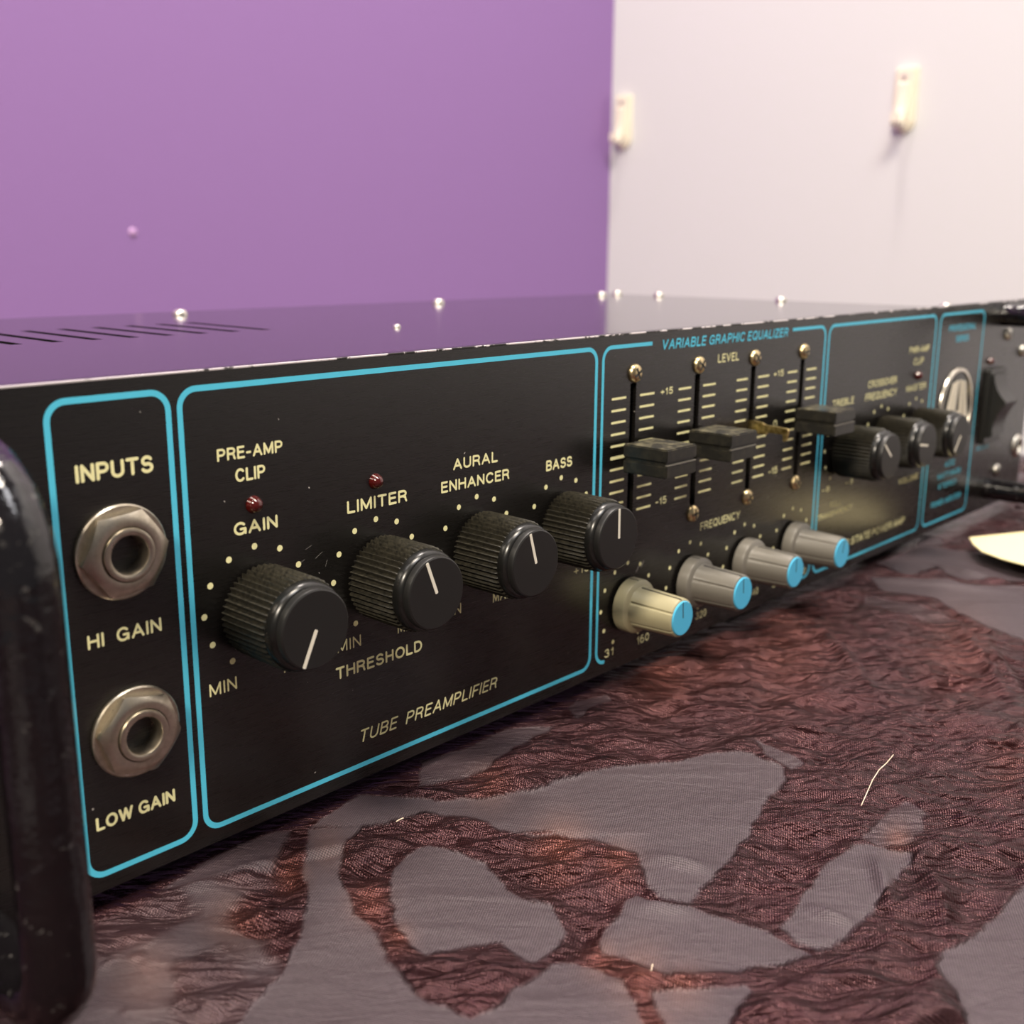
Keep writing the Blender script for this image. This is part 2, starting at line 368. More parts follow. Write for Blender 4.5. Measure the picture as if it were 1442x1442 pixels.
quads = np.stack([vid[:-1, :-1], vid[1:, :-1], vid[1:, 1:], vid[:-1, 1:]], -1).reshape(-1, 4)
me.from_pydata(np.stack([X, Y, H], -1).reshape(-1, 3).tolist(), [], quads.tolist())
me.update()
for nm, arr in (('pale_pattern_sheen', mask), ('copper_sheen', warm)):
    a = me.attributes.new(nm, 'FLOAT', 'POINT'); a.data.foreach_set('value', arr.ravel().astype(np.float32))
m_cloth = mat('shot_taffeta', (0.1, 0.03, 0.04), 0.42, 0.0, 0.3)
g = N(m_cloth)
at = g.n('ShaderNodeAttribute', attribute_name='pale_pattern_sheen').outputs['Fac']
aw = g.n('ShaderNodeAttribute', attribute_name='copper_sheen').outputs['Fac']
v = g.coord((1, 1, 1), (0, 0, math.radians(17)))
sp = g.t.nodes.new('ShaderNodeSeparateXYZ'); g.l(v, sp.inputs[0])
wob = g.math('MULTIPLY', g.noise(v, 90, 2), 0.0016)
tx = g.math('SINE', g.math('MULTIPLY', g.math('ADD', sp.outputs[0], wob), 2*math.pi/0.00062))
ty = g.math('SINE', g.math('MULTIPLY', g.math('ADD', sp.outputs[1], wob), 2*math.pi/0.00066))
weave = g.math('ADD', g.math('MULTIPLY', g.math('MULTIPLY', tx, ty), 0.5), 0.5)
fib = g.noise(g.coord((1, 0.35, 1), (0, 0, math.radians(40))), 1500, 4, 0.75)
burg = g.mix(g.noise(v, 45, 3), (0.018, 0.0040, 0.0068, 1), (0.072, 0.0180, 0.0245, 1))
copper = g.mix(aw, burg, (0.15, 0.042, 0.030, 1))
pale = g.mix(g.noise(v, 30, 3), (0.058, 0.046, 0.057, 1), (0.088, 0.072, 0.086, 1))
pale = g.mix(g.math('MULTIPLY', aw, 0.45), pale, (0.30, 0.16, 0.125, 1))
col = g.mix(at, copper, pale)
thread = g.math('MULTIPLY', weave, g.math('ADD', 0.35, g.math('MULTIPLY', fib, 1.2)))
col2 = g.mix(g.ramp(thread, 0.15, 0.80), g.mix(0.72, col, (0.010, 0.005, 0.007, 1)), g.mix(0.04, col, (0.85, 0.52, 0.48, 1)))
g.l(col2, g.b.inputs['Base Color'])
g.l(g.ramp(at, 0, 1, (0.19, 0.19, 0.19, 1), (0.44, 0.44, 0.44, 1)), g.b.inputs['Roughness'])
g.l(g.ramp(at, 0, 1, (0.62, 0.62, 0.62, 1), (0.10, 0.10, 0.10, 1)), g.b.inputs['Metallic'])
def crease(scale, ang, seed):
    r_ = g.coord((1, 1, 1), (0, 0, math.radians(ang))); mp_ = g.n('ShaderNodeMapping'); mp_.inputs['Scale'].default_value = scale
    mp_.inputs['Location'].default_value = (seed*3.7, seed*1.3, 0); g.l(r_, mp_.inputs['Vector']); c_ = mp_.outputs[0]
    n_ = g.noise(c_, 1.0, 2, 0.5); n_.node.inputs['Distortion'].default_value = 0.6
    return g.math('ABSOLUTE', g.math('SUBTRACT', n_, 0.5))
notp = g.math('SUBTRACT', 1.0, g.math('MULTIPLY', at, 0.9))
cre = g.math('MULTIPLY', g.math('ADD', crease((48, 170, 1), 52, 1), g.math('MULTIPLY', crease((95, 360, 1), 40, 2), 0.5)), notp)
b1 = g.n('ShaderNodeBump'); b1.inputs['Strength'].default_value = 0.9; b1.inputs['Distance'].default_value = 0.0060
g.l(cre, b1.inputs['Height'])
b2 = g.n('ShaderNodeBump'); b2.inputs['Strength'].default_value = 0.50; b2.inputs['Distance'].default_value = 0.00022
g.l(g.math('MULTIPLY', g.math('ADD', weave, g.math('MULTIPLY', fib, 1.2)), g.math('SUBTRACT', 1.0, g.math('MULTIPLY', at, 0.4))), b2.inputs['Height'])
g.l(b1.outputs[0], b2.inputs['Normal']); g.l(b2.outputs[0], g.b.inputs['Normal'])
cl = obj('tablecloth', me, m_cloth, smooth=180)
tag(cl, 'crinkled burgundy shot cloth with mauve grey patches spread over the table', 'tablecloth')

# ------------------------------------------------------------------ amplifier
amp = bpy.data.objects.new('amplifier', None); COL.objects.link(amp)
tag(amp, 'black rack-mount amplifier with blue-outlined front panel, knobs and sliders, lying on crinkled cloth', 'amplifier')
XL, XR, ZT = -54.0, 448.0, 88.1
obj('chassis', box(bmesh.new(), -20, 391, 12, 196, 0.5, 80, 0.6), m_dark, amp)
for fx_ in (6, 366):
    for fy_ in (28, 178):
        bm = bmesh.new(); lathe(bm, [(8, 0), (8, 3.6), (7.2, 4.6)], 28); obj('rubber_foot', bm, m_dark, amp, (fx_, fy_, 0.6), (-math.pi/2, 0, 0), smooth=40)
# cover: top sheet with real vent slots, side and back skirts
slots = [(40.0+i*10.2, 100.5, 142.0) for i in range(-5, 8)]
def sheet_with_holes(xs0, xs1, ys0, ys1, holes, z0, z1, axis='z'):
    """plate between two levels with rectangular openings; axis z: (x,y) plate, axis y: (x,z) plate"""
    xb = sorted({xs0, xs1, *[h[0] for h in holes], *[h[1] for h in holes]})
    yb = sorted({ys0, ys1, *[h[2] for h in holes], *[h[3] for h in holes]})
    bm = bmesh.new(); cache = {}
    def vv(x, y, z):
        k = (x, y, z)
        if k not in cache: cache[k] = bm.verts.new((x, y, z) if axis == 'z' else (x, z, y))
        return cache[k]
    solid = {}
    for i in range(len(xb)-1):
        for j in range(len(yb)-1):
            mx, my = (xb[i]+xb[i+1])/2, (yb[j]+yb[j+1])/2
            solid[i, j] = not any(h[0] < mx < h[1] and h[2] < my < h[3] for h in holes)
    for (i, j), s in solid.items():
        if not s: continue
        a, b, c_, d = (xb[i], yb[j]), (xb[i+1], yb[j]), (xb[i+1], yb[j+1]), (xb[i], yb[j+1])
        bm.faces.new([vv(*p, z1) for p in (a, b, c_, d)]); bm.faces.new([vv(*p, z0) for p in (d, c_, b, a)])
        for (p, q), nb_ in (((a, b), (i, j-1)), ((b, c_), (i+1, j)), ((c_, d), (i, j+1)), ((d, a), (i-1, j))):
            if not solid.get(nb_, False):
                bm.faces.new((vv(*p, z0), vv(*q, z0), vv(*q, z1), vv(*p, z1)))
    return bm
bm = sheet_with_holes(-21, 392, 3.2, 197, [(x-1.5, x+1.5, a, b) for x, a, b in slots], 84.5, 85.5)
box(bm, -21, -20, 3.2, 197, 1, 84.5); box(bm, 391, 392, 3.2, 197, 1, 84.5); box(bm, -20, 391, 196, 197, 1, 84.5)
cover = obj('top_cover', bm, m_lid, amp)
def screw(r, h, m, slot='cross', n=24):
    bm = bmesh.new()
    lathe(bm, [(r, 0), (r, -h*0.25), (r*0.86, -h*0.7), (r*0.5, -h*0.97), (r*0.1, -h)], n)
    return bm
def screw_obj(name, r, h, m, parent, loc, rot=(0, 0, 0), ang=0.6):
    s = obj(name, screw(r, h, m), m, parent, loc, rot, smooth=50)
    bm = bmesh.new(); w = r*0.13; L = r*0.62
    for k in (0, 1):
        c_, s_ = math.cos(ang+k*math.pi/2), math.sin(ang+k*math.pi/2)
        flat(bm, [(c_*a-s_*b, s_*a+c_*b) for a, b in ((-L, -w), (L, -w), (L, w), (-L, w))], -h*0.9, h*0.13)
    obj('drive_recess', bm, m_mark, s)
    return s
sproto = None
for x, y in ((130, 178), (252, 178), (368, 182), (386, 186), (386, 160), (386, 92), (386, 16), (10, 170), (145, 83)):
    r = 2.6 if (x, y) != (145, 83) else 1.2
    s = obj('cover_screw', screw(r, 2.0 if r > 2 else 0.9, None), m_zinc, cover, (x, y, 85.5), (-math.pi/2, 0, 0), smooth=50)

# front panel
slX = [151, 180, 209, 238]
holes = [(x-1.25, x+1.25, 39.0, 75.6) for x in slX]
panel = obj('front_panel', sheet_with_holes(XL, XR, 0, ZT, holes, 3.2, 0.0, axis='y'), m_panel, amp)
bm = bmesh.new(); box(bm, XL, XR, -0.06, 0.42, 87.78, 88.2, 0.12); obj('worn_edge', bm, m_edge, panel)
panel.data.materials[0] = m_panel

def rrect_pts(x0, x1, z0, z1, r, n=8):
    pts = []
    for cx, cz, a0 in ((x1-r, z1-r, 0), (x0+r, z1-r, 90), (x0+r, z0+r, 180), (x1-r, z0+r, 270)):
        for i in range(n+1):
            a = math.radians(a0+90*i/n); pts.append((cx+r*math.cos(a), cz+r*math.sin(a)))
    return pts
PY = -0.045
def border(x0, x1, gap=None, open_at=None, w=1.05, r=3.2, half=0):
    zb, zt = 3.2, 85.05
    o = rrect_pts(x0-w/2, x1+w/2, zb-w/2, zt+w/2, r+w/2); i_ = rrect_pts(x0+w/2, x1-w/2, zb+w/2, zt-w/2, r-w/2)
    bm = bmesh.new(); n = len(o)
    mid = (x0+x1)/2
    for k in range(n):
        if half and (o[k][0]-mid)*half < 0 and (o[(k+1) % n][0]-mid)*half < 0: continue
        a, b, c_, d = o[k], o[(k+1) % n], i_[(k+1) % n], i_[k]
        if gap and a[1] > 84 and b[1] > 84 and abs(a[0]-b[0]) > 20:
            for (p0, p1) in ([(x0+r, gap[0])] if half < 0 else [(gap[1], x1-r)]):
                flat(bm, [(p0, zt-w/2), (p1, zt-w/2), (p1, zt+w/2), (p0, zt+w/2)], PY)
            continue
        if open_at and a[1] < 4 and b[1] < 4 and abs(a[0]-b[0]) > 20:
            if half < 0: flat(bm, [(x0+r, zb-w/2), (open_at, zb-w/2), (open_at, zb+w/2), (x0+r, zb+w/2)], PY)
            else: flat(bm, [(x1-r-2, zb-w/2), (x1-r, zb-w/2), (x1-r, zb+w/2), (x1-r-2, zb+w/2)], PY)
            continue
        flat(bm, [a, b, c_, d], PY)
    obj('border_line', bm, m_blue, panel)
border(0, 20.8); border(22.95, 135.8); border(138.4, 251.7, (158.5, 230.6), 141.9, 0.95, half=-1); border(138.4, 251.7, (158.5, 230.6), 141.9, 0.95, half=1); border(254.3, 338.3, w=.95); border(342.3, 386.1, w=.95)

# lettering: single-stroke capitals with round ends, like the silkscreen
def E(cx, cy, rx, ry, a0, a1, n=14):
    return [(cx+rx*math.cos(math.radians(a0+(a1-a0)*k/n)), cy+ry*math.sin(math.radians(a0+(a1-a0)*k/n))) for k in range(n+1)]
GL = {
 'A': (.70, [[(0, 0), (.35, 1), (.70, 0)], [(.12, .33), (.58, .33)]]),
 'B': (.58, [[(0, 0), (0, 1), (.33, 1)]+E(.33, .765, .22, .235, 90, -90)+[(0, .53)], [(.33, .53)]+E(.33, .265, .25, .265, 90, -90)+[(0, 0)]]),
 'C': (.66, [E(.36, .5, .36, .5, 42, 318, 20)]),
 'D': (.62, [[(0, 0), (0, 1), (.26, 1)]+E(.26, .5, .36, .5, 90, -90)+[(0, 0)]]),
 'E': (.50, [[(.50, 1), (0, 1), (0, 0), (.52, 0)], [(0, .53), (.46, .53)]]),
 'F': (.48, [[(.50, 1), (0, 1), (0, 0)], [(0, .51), (.43, .51)]]),
 'G': (.70, [E(.36, .5, .36, .5, 42, 335, 20)+[(.70, .45), (.40, .45)], [(.70, .45), (.70, .03)]]),
 'H': (.60, [[(0, 0), (0, 1)], [(.60, 0), (.60, 1)], [(0, .53), (.60, .53)]]),
 'I': (.0, [[(0, 0), (0, 1)]]),
 'L': (.46, [[(0, 1), (0, 0), (.48, 0)]]),
 'M': (.74, [[(0, 0), (0, 1), (.37, .08), (.74, 1), (.74, 0)]]),
 'N': (.60, [[(0, 0), (0, 1), (.60, 0), (.60, 1)]]),
 'O': (.74, [E(.37, .5, .37, .5, 0, 360, 26)]),
 'P': (.56, [[(0, 0), (0, 1), (.32, 1)]+E(.32, .73, .24, .27, 90, -90)+[(0, .46)]]),
 'Q': (.74, [E(.37, .5, .37, .5, 0, 360, 26), [(.46, .22), (.72, -.05)]]),
 'R': (.60, [[(0, 0), (0, 1), (.33, 1)]+E(.33, .745, .24, .255, 90, -90)+[(0, .49)], [(.33, .49), (.52, .36), (.55, .12), (.60, 0)]]),
 'S': (.58, [E(.29, .745, .26, .255, 25, 250, 12)+E(.29, .27, .29, .27, 78, -155, 12)]),
 'T': (.60, [[(0, 1), (.60, 1)], [(.30, 1), (.30, 0)]]),
 'U': (.60, [[(0, 1), (0, .32)]+E(.30, .32, .30, .32, 180, 360)+[(.60, 1)]]),
 'V': (.66, [[(0, 1), (.33, 0), (.66, 1)]]),
 'W': (.96, [[(0, 1), (.24, 0), (.48, 1), (.72, 0), (.96, 1)]]),
 'X': (.64, [[(0, 0), (.62, 1)], [(0.02, 1), (.64, 0)]]),
 'Y': (.66, [[(0, 1), (.33, .46), (.66, 1)], [(.33, .46), (.33, 0)]]),
 'Z': (.58, [[(0.02, 1), (.56, 1), (0, 0), (.58, 0)]]),
 '0': (.50, [E(.25, .5, .25, .5, 0, 360, 22)]),
 '1': (.22, [[(0, .74), (.12, .80), (.20, 1), (.20, 0)]]),
 '2': (.50, [E(.25, .74, .24, .26, 170, -30, 10)+[(.02, .06), (.0, 0), (.50, 0)]]),
 '3': (.50, [E(.24, .75, .22, .25, 160, -85, 10)+E(.24, .26, .26, .26, 85, -160, 10)]),
 '4': (.52, [[(.38, 0), (.38, 1), (0, .28), (.52, .28)]]),
 '5': (.50, [[(.46, 1), (.09, 1), (.04, .52)]+E(.25, .33, .25, .33, 130, -150, 14)]),
 '6': (.50, [E(.25, .32, .25, .32, 0, 360, 18), E(.32, .42, .32, .58, 180, 75, 10)]),
 '8': (.50, [E(.25, .75, .21, .25, 0, 360, 18), E(.25, .25, .25, .25, 0, 360, 18)]),
 '+': (.50, [[(0, .42), (.50, .42)], [(.25, .15), (.25, .69)]]),
 '-': (.30, [[(0, .40), (.30, .40)]]),
}
def text(s, xl, xr, zb, h, m=None, shear=0.0, bold=0.012):
    """one printed phrase fitted between xl and xr, capitals h tall on the line zb"""
    sw = h*(0.135+bold*3.2)                        # stroke width
    adv = []; x = 0.0
    for ch in s:
        if ch == ' ': x += .34; continue
        adv.append((ch, x)); x += GL[ch][0] + .30
    wid = x - .30; sx = (xr-xl-sw)/max(wid, .01)
    bm = bmesh.new(); r = sw/2; li = 0
    for ch, x0 in adv:
        for line in GL[ch][1]:
            p = [(xl+r+(x0+u)*sx+shear*v*h, zb+r+v*(h-sw)) for u, v in line]
            li += 1
            for k, q in enumerate(p): disc(bm, q[0], q[1], r, 10, PY-.02*(li % 3)-.003*(k % 3))
            for k, ((ax, az), (bx, bz)) in enumerate(zip(p, p[1:])):
                L = math.hypot(bx-ax, bz-az)
                if L < 1e-6: continue
                nx_, nz_ = -(bz-az)/L*r, (bx-ax)/L*r
                flat(bm, [(ax-nx_, az-nz_), (bx-nx_, bz-nz_), (bx+nx_, bz+nz_), (ax+nx_, az+nz_)], PY-.02*(li % 3)-.010-.003*(k % 3))
    obj('lettering', bm, m or m_cream, panel)
def disc(bm, x, z, r, n=16, y=PY): flat(bm, [(x+r*math.cos(2*math.pi*k/n), z+r*math.sin(2*math.pi*k/n)) for k in range(n)], y)
T = text
T('INPUTS', 3.8, 17.4, 71.8, 3.0, bold=.02); T('HI  GAIN', 3.4, 16.8, 43.9, 2.5); T('LOW GAIN', 2.1, 17.1, 11.5, 2.5, bold=.02)
T('PRE-AMP', 29.6, 43.5, 71.8, 2.3, bold=.016); T('CLIP', 33.1, 39.5, 67.6, 2.5, bold=.016); T('GAIN', 32.2, 41.7, 57.8, 2.5, bold=.02)
T('LIMITER', 58.1, 73.9, 57.5, 2.6, bold=.018); T('THRESHOLD', 54.0, 77.5, 23.8, 2.6, bold=.018)
T('AURAL', 87.2, 101.0, 62.1, 2.5, bold=.018); T('ENHANCER', 83.6, 104.9, 57.6, 2.5, bold=.018); T('BASS', 117.6, 127.2, 57.5, 2.6, bold=.02)
T('MIN', 25.3, 31.1, 28.9, 2.5, bold=0); T('MAX', 41.6, 48.0, 28.9, 2.5, bold=0)
T('MIN', 54.6, 60.7, 29.4, 2.5, bold=0); T('MAX', 70.6, 77.0, 29.4, 2.5, bold=0)
T('MIN', 83.4, 89.4, 29.4, 2.5, bold=0); T('MAX', 99.6, 106.0, 29.4, 2.5, bold=0)
T('-15', 113.0, 118.4, 29.6, 2.3, bold=0); T('+15', 128.6, 134.6, 29.6, 2.3, bold=0)
T('TUBE  PREAMPLIFIER', 59.4, 100.8, 8.2, 2.8, shear=.22, bold=.004)
T('VARIABLE GRAPHIC EQUALIZER', 162.6, 227.6, 83.1, 2.7, m_blue, .16, .014)
T('LEVEL', 189.7, 200.6, 77.9, 2.4, bold=.01); T('FREQUENCY', 184.7, 205.8, 30.7, 2.4, bold=.006)
T('+15', 162.8, 168.4, 71.3, 1.9); T('-15', 162.4, 167.4, 41.7, 2.1); T('+15', 220.7, 226.6, 71.4, 2.0); T('-15', 221.2, 226.4, 41.5, 2.2)
T('0', 222.2, 224.4, 55.8, 2.5, bold=0); T('0', 164.2, 166.2, 55.8, 2.5, bold=0); T('0', 193.3, 195.3, 55.8, 2.5, bold=0)
for s, c_ in (('31', 143.8), ('160', 158.8), ('62', 172.8), ('320', 187.2), ('125', 201.6), ('640', 216.4), ('250', 230.8), ('1250', 245.6)):
    w = 1.85*len(s); T(s, c_-w/2, c_+w/2, 4.1, 2.3, bold=0)
T('TREBLE', 259.8, 275.1, 58.4, 2.3); T('CROSSOVER', 285.0, 307.6, 62.5, 2.5); T('FREQUENCY', 283.6, 308.4, 58.1, 2.6)
T('PWR-AMP', 316.6, 333.7, 72.2, 2.4); T('CLIP', 320.9, 329.6, 67.8, 2.5); T('MASTER', 316.7, 333.6, 58.3, 2.4); T('VOLUME', 317.1, 334.1, 23.8, 2.2)
T('-8', 256.8, 262.3, 30.2, 1.9); T('+8', 273.4, 279.2, 30.2, 1.9, bold=0); T('FULL', 263.6, 271.4, 24.0, 1.9, bold=0); T('TRANSPARENCY', 255.2, 279.8, 20.9, 2.0)
T('SOLID STATE POWER AMP', 266.6, 324.9, 7.8, 2.7, shear=.2, bold=.014)
T('PROFESSIONAL', 350.9, 377.6, 78.3, 2.4, m_blue); T('SERIES', 358.6, 371.3, 74.0, 2.4, m_blue)
T('400', 359.8, 369.4, 24.4, 2.3, m_blue); T('WATT BASS', 353.5, 376.7, 20.2, 2.1, m_blue); T('STEREO', 355.0, 373.2, 16.1, 2.0, m_blue); T('POWER AMPLIFIER', 349.8, 379.5, 9.3, 2.2, m_blue)
T('ON', 409.4, 413.6, 57.4, 2.2, m_blue); T('OFF', 411.2, 416.6, 32.8, 2.1, m_blue); T('POWER', 392.4, 405.6, 26.6, 1.9, m_blue)
# dial dots and level scales
kX = [36.4, 65.4, 94.4, 123.2, 268.0, 297.0, 326.0]
for x in kX:
    bm = bmesh.new()
    for k in range(11):
        a = math.radians(-148+k*29.6); disc(bm, x+11.2*math.sin(a), 44+11.2*math.cos(a), 0.62)
    obj('dial_dots', bm, m_cream, panel)
for x in slX:
    bm = bmesh.new()
    for k in range(11):
        a = math.radians(-150+k*30); disc(bm, x-.1+11.0*math.sin(a), 17.3+11.0*math.cos(a), 0.6)
    obj('dial_dots', bm, m_cream, panel)
for x in slX:
    bm = bmesh.new()
    for k in range(11):
        z = 42.2+3.0*k; h = 0.42 if k == 5 else 0.3
        for a, b in ((x-8.9, x-2.9), (x+2.8, x+9.2)):
            flat(bm, rrect_pts(a, b, z-h, z+h, h*.95, 4), PY)
    obj('level_scale', bm, m_cream, panel)
# pale strokes near the first frequency knob, scratches between the first two dials
m_stroke = mat('pale_metallic', (0.5, 0.47, 0.43), 0.4, 0.5)
for (x, z, a, L, w) in ((155.2, 25.6, .9, 1.9, .16), (157.4, 26.6, .9, 2.0, .16), (153.4, 23.5, .8, 1.6, .16), (48.5, 52.6, .35, 1.6, .05), (50.9, 50.6, .5, 2.0, .05), (52.6, 48.6, 1.2, 1.4, .05), (47.0, 50.2, .4, 1.0, .05)):
    c_, s_ = math.cos(a), math.sin(a); bm = bmesh.new()
    flat(bm, [(x+c_*p-s_*q_, z+s_*p+c_*q_) for p, q_ in ((-L/2, -w), (L/2, -w*.4), (L/2, w), (-L/2, w*.5))], PY)
    obj('pale_stroke', bm, m_stroke, panel)

# control knobs
KZ = 43.4
def make_knob():
    bm = bmesh.new()
    lathe(bm, [(7.6, -1.0), (8.4, -1.15), (8.75, -1.6), (8.75, -8), (8.7, -13.7), (8.35, -14.2)], 46*8, True, (46, 0.85, -1.15, -14.0))
    k = obj('control_knob', bm, m_knob, amp, smooth=40)
    bm = bmesh.new(); lathe(bm, [(8.3, -14.0), (8.3, -14.35), (8.15, -15.3), (7.75, -16.1), (7.35, -16.3)], 96)
    obj('knob_ring', bm, m_ring, k, smooth=50)
    bm = bmesh.new(); lathe(bm, [(7.4, -16.2), (7.4, -17.3), (7.28, -17.62), (7.0, -17.8)], 96)
    obj('knob_face', bm, m_face, k, smooth=30)
    bm = bmesh.new(); flat(bm, rrect_pts(-.36, .36, 0.0, 7.1, .2, 3), -17.8, 0.05)
    obj('pointer', bm, m_line, k); return k
k0 = make_knob()
angs = [-155, -21, -16, -1, -50, -81, -139]
for i, x in enumerate(kX):
    k = k0
    if i:
        k = dup(k0, amp, (x, 0, KZ))
        for ch in list(k0.children): dup(ch, k, (0, 0, 0))
    k.location = Vector((x, 0, KZ))*MM; k.rotation_euler = (0, math.radians(angs[i]), 0)

# frequency knobs
FZ = 17.1
def make_fknob(mm):
    bm = bmesh.new(); n = 72
    prof = [(6.9, -0.7), (7.3, -0.9), (7.3, -3.6), (7.1, -4.1), (6.5, -4.5), (5.75, -4.7), (5.6, -5.0), (5.15, -16.6), (5.0, -17.3), (4.7, -17.5)]
    rings = []
    for r, y in prof:
        ring = []
        for i in range(n):
            a = 2*math.pi*i/n + math.pi/2; rr = r
            if y < -4.9 and i % 12 in (0,): rr = r-0.28
            ring.append(bm.verts.new((rr*math.cos(a), y, rr*math.sin(a))))
        rings.append(ring)
    for a, b in zip(rings, rings[1:]):
        for i in range(n): bm.faces.new((a[i], a[(i+1) % n], b[(i+1) % n], b[i]))
    bm.faces.new(rings[-1]); bm.faces.new(rings[0][::-1])
    k = obj('frequency_knob', bm, mm, amp, smooth=28)
    bm = bmesh.new(); lathe(bm, [(4.5, -17.3), (4.5, -17.75), (4.3, -17.9)], 48); obj('cap', bm, m_capblue, k, smooth=30)
    bm = bmesh.new(); flat(bm, [(-.17, .1), (.17, .1), (.17, 4.35), (-.17, 4.35)], -17.9, 0.03)
    flat(bm, [(-.15, 5.0), (.15, 5.0), (.15, 5.06), (-.15, 5.06)], -17.0, 0.5)
    for y0, y1, z0, z1 in ((-5.1, -17.0, 5.5, 5.0), (-1.2, -3.7, 7.25, 7.25), (-3.8, -4.6, 7.2, 5.7)):
        w = .17; q = [bm.verts.new((sx*w, y, z+.12)) for y, z in ((y0, z0), (y1, z1)) for sx in (-1, 1)]
        bm.faces.new((q[0], q[1], q[3], q[2]))
        q2 = [bm.verts.new((sx*w, y, z-.4)) for y, z in ((y0, z0), (y1, z1)) for sx in (-1, 1)]
        bm.faces.new((q2[0], q2[1], q[1], q[0])); bm.faces.new((q[2], q[3], q2[3], q2[2])); bm.faces.new((q2[0], q[0], q[2], q2[2])); bm.faces.new((q[1], q2[1], q2[3], q[3]))
    obj('marker_line', bm, m_mark, k); return k
f1 = make_fknob(m_ivory); f1.location = Vector((slX[0], 0, FZ))*MM; f1.rotation_euler = (0, math.radians(-4), 0)
f1['label'] = 'yellowed frequency knob'
f2 = make_fknob(m_grey); f2.location = Vector((slX[1], 0, FZ))*MM; f2.rotation_euler = (0, math.radians(-5), 0)
for i, a in ((2, -2), (3, 14)):
    k = dup(f2, amp, (slX[i], 0, FZ-.1*i), (0, math.radians(a), 0))
    for ch in list(f2.children): dup(ch, k, (0, 0, 0))

# sliders
def make_cap(two):
    bm = bmesh.new()
    def wedge(z0, z1, tb, tf):
        # block with a slightly dished, tapering end
        v_ = []
        for x, y in ((-6.5, -2.2), (6.5, -2.2), (6.5, -15.6), (-6.5, -15.6)):
            v_.append((x, y))
        a = [bm.verts.new((x, y, z0)) for x, y in v_]; b = [bm.verts.new((x, y, z1)) for x, y in v_]
        fs = [bm.faces.new(a[::-1]), bm.faces.new(b)] + [bm.faces.new((a[i], a[(i+1) % 4], b[(i+1) % 4], b[i])) for i in range(4)]
        bmesh.ops.bevel(bm, geom=list({e for f in fs for e in f.edges}), offset=0.28, segments=2, affect='EDGES')
    wedge(0.45, 3.75, 0, 0); wedge(-3.5, -0.35, 0, 0)
    box(bm, -5.9, 5.9, -15.0, -2.6, -0.4, 0.5)
    k = obj('slider_cap', bm, m_slcap, amp, smooth=30)
    bm = bmesh.new(); box(bm, -6.2, 6.2, -15.66, -14.9, -0.38, -0.08); obj('groove_highlight', bm, m_grey, k)  # pale strip stands in for the highlight along the groove
    bm = bmesh.new(); box(bm, -1.0, 1.0, -2.5, 6, -0.8, 0.8); obj('lever', bm, m_dark, k)
    return k
c0 = make_cap(True); c0.location = Vector((slX[0], 0, 57.3))*MM
for i in (1, 3):
    k = dup(c0, amp, (slX[i], 0, 57.5))
    for ch in list(c0.children): dup(ch, k, (0, 0, 0))
bm = bmesh.new()
pts = [(6, 58.4), (-1.0, 59.9), (-4, 59.5), (-5.0, 58.9), (-9.3, 58.8), (-12.2, 58.6), (-12.6, 58.0), (-12.2, 55.2), (-11.6, 54.8), (-11.2, 55.0), (-11.0, 56.8), (-6.0, 56.9), (-5.6, 56.2), (6, 56.2)]
a = [bm.verts.new((-.55, y, z)) for y, z in pts]; b = [bm.verts.new((.55, y, z)) for y, z in pts]
bm.faces.new(a); bm.faces.new(b[::-1])
for i in range(len(pts)): bm.faces.new((a[i], a[(i+1) % len(pts)], b[(i+1) % len(pts)], b[i]))
tab = obj('slider_lever', bm, m_gold, amp, (slX[2], 0, 0)); tab['label'] = 'bare brass slider lever without its cap'

# slider screws
for x in slX:
    for z in (78.0, 36.6):
        screw_obj('slider_screw', 2.4, 1.35, m_brass, amp, (x+.3, 0, z), ang=random.uniform(0, 1.5))

# indicator lamps
for x, z, r in ((36.7, 63.0, 1.55), (65.5, 63.0, 1.5), (325.6, 63.7, 1.5), (397.1, 64.0, 1.4)):
    bm = bmesh.new(); lathe(bm, [(r*1.08, 0), (r*1.08, -.12), (r, -.3), (r*.93, -.8), (r*.7, -1.4), (r*.38, -1.75), (r*.08, -1.85)], 24)
    obj('indicator_lamp', bm, m_led, amp, (x, 0, z), smooth=180)

# input jacks
def make_jack(rot):
    bm = bmesh.new()
    lathe(bm, [(3.2, 0.3), (3.2, -2.9), (3.4, -3.35), (3.9, -3.55), (4.45, -3.4), (4.6, -3.0), (4.6, 0.5), (3.2, 0.5)], 64, False)
    j = obj('input_jack', bm, m_nick, amp, smooth=40)
    bm = bmesh.new(); lathe(bm, [(4.65, -0.02), (7.9, -0.02), (8.1, -.2), (8.1, -.75), (7.85, -.98), (4.65, -1.0)], 72, False); obj('washer', bm, m_nick, j, smooth=40)
    # hex nut with rounded shoulder
    bm = bmesh.new(); n = 72; rings = []
    def hexr(a, R):
        a = (a-rot) % (math.pi/3) - math.pi/6; return R*math.cos(math.pi/6)/math.cos(a)
    for kind in range(6):
        ring = []
        for i in range(n):
            a = 2*math.pi*i/n
            h_ = hexr(a, 7.75)
            r, y = [(4.75, -1.0), (h_, -1.0), (h_, -2.05-0.55*(7.75-h_)), (min(h_, 6.4), -2.85), (5.7, -3.05), (4.75, -2.95)][kind]
            ring.append(bm.verts.new((r*math.cos(a), y, r*math.sin(a))))
        rings.append(ring)
    for a, b in zip(rings, rings[1:]):
        for i in range(n): bm.faces.new((a[i], a[(i+1) % n], b[(i+1) % n], b[i]))
    obj('hex_nut', bm, m_nick, j, smooth=24)
    bm = bmesh.new(); lathe(bm, [(3.2, 0.35), (3.2, 5.9), (0.2, 6.0)], 32, False); obj('bore', bm, m_hole, j, smooth=40)
    return j
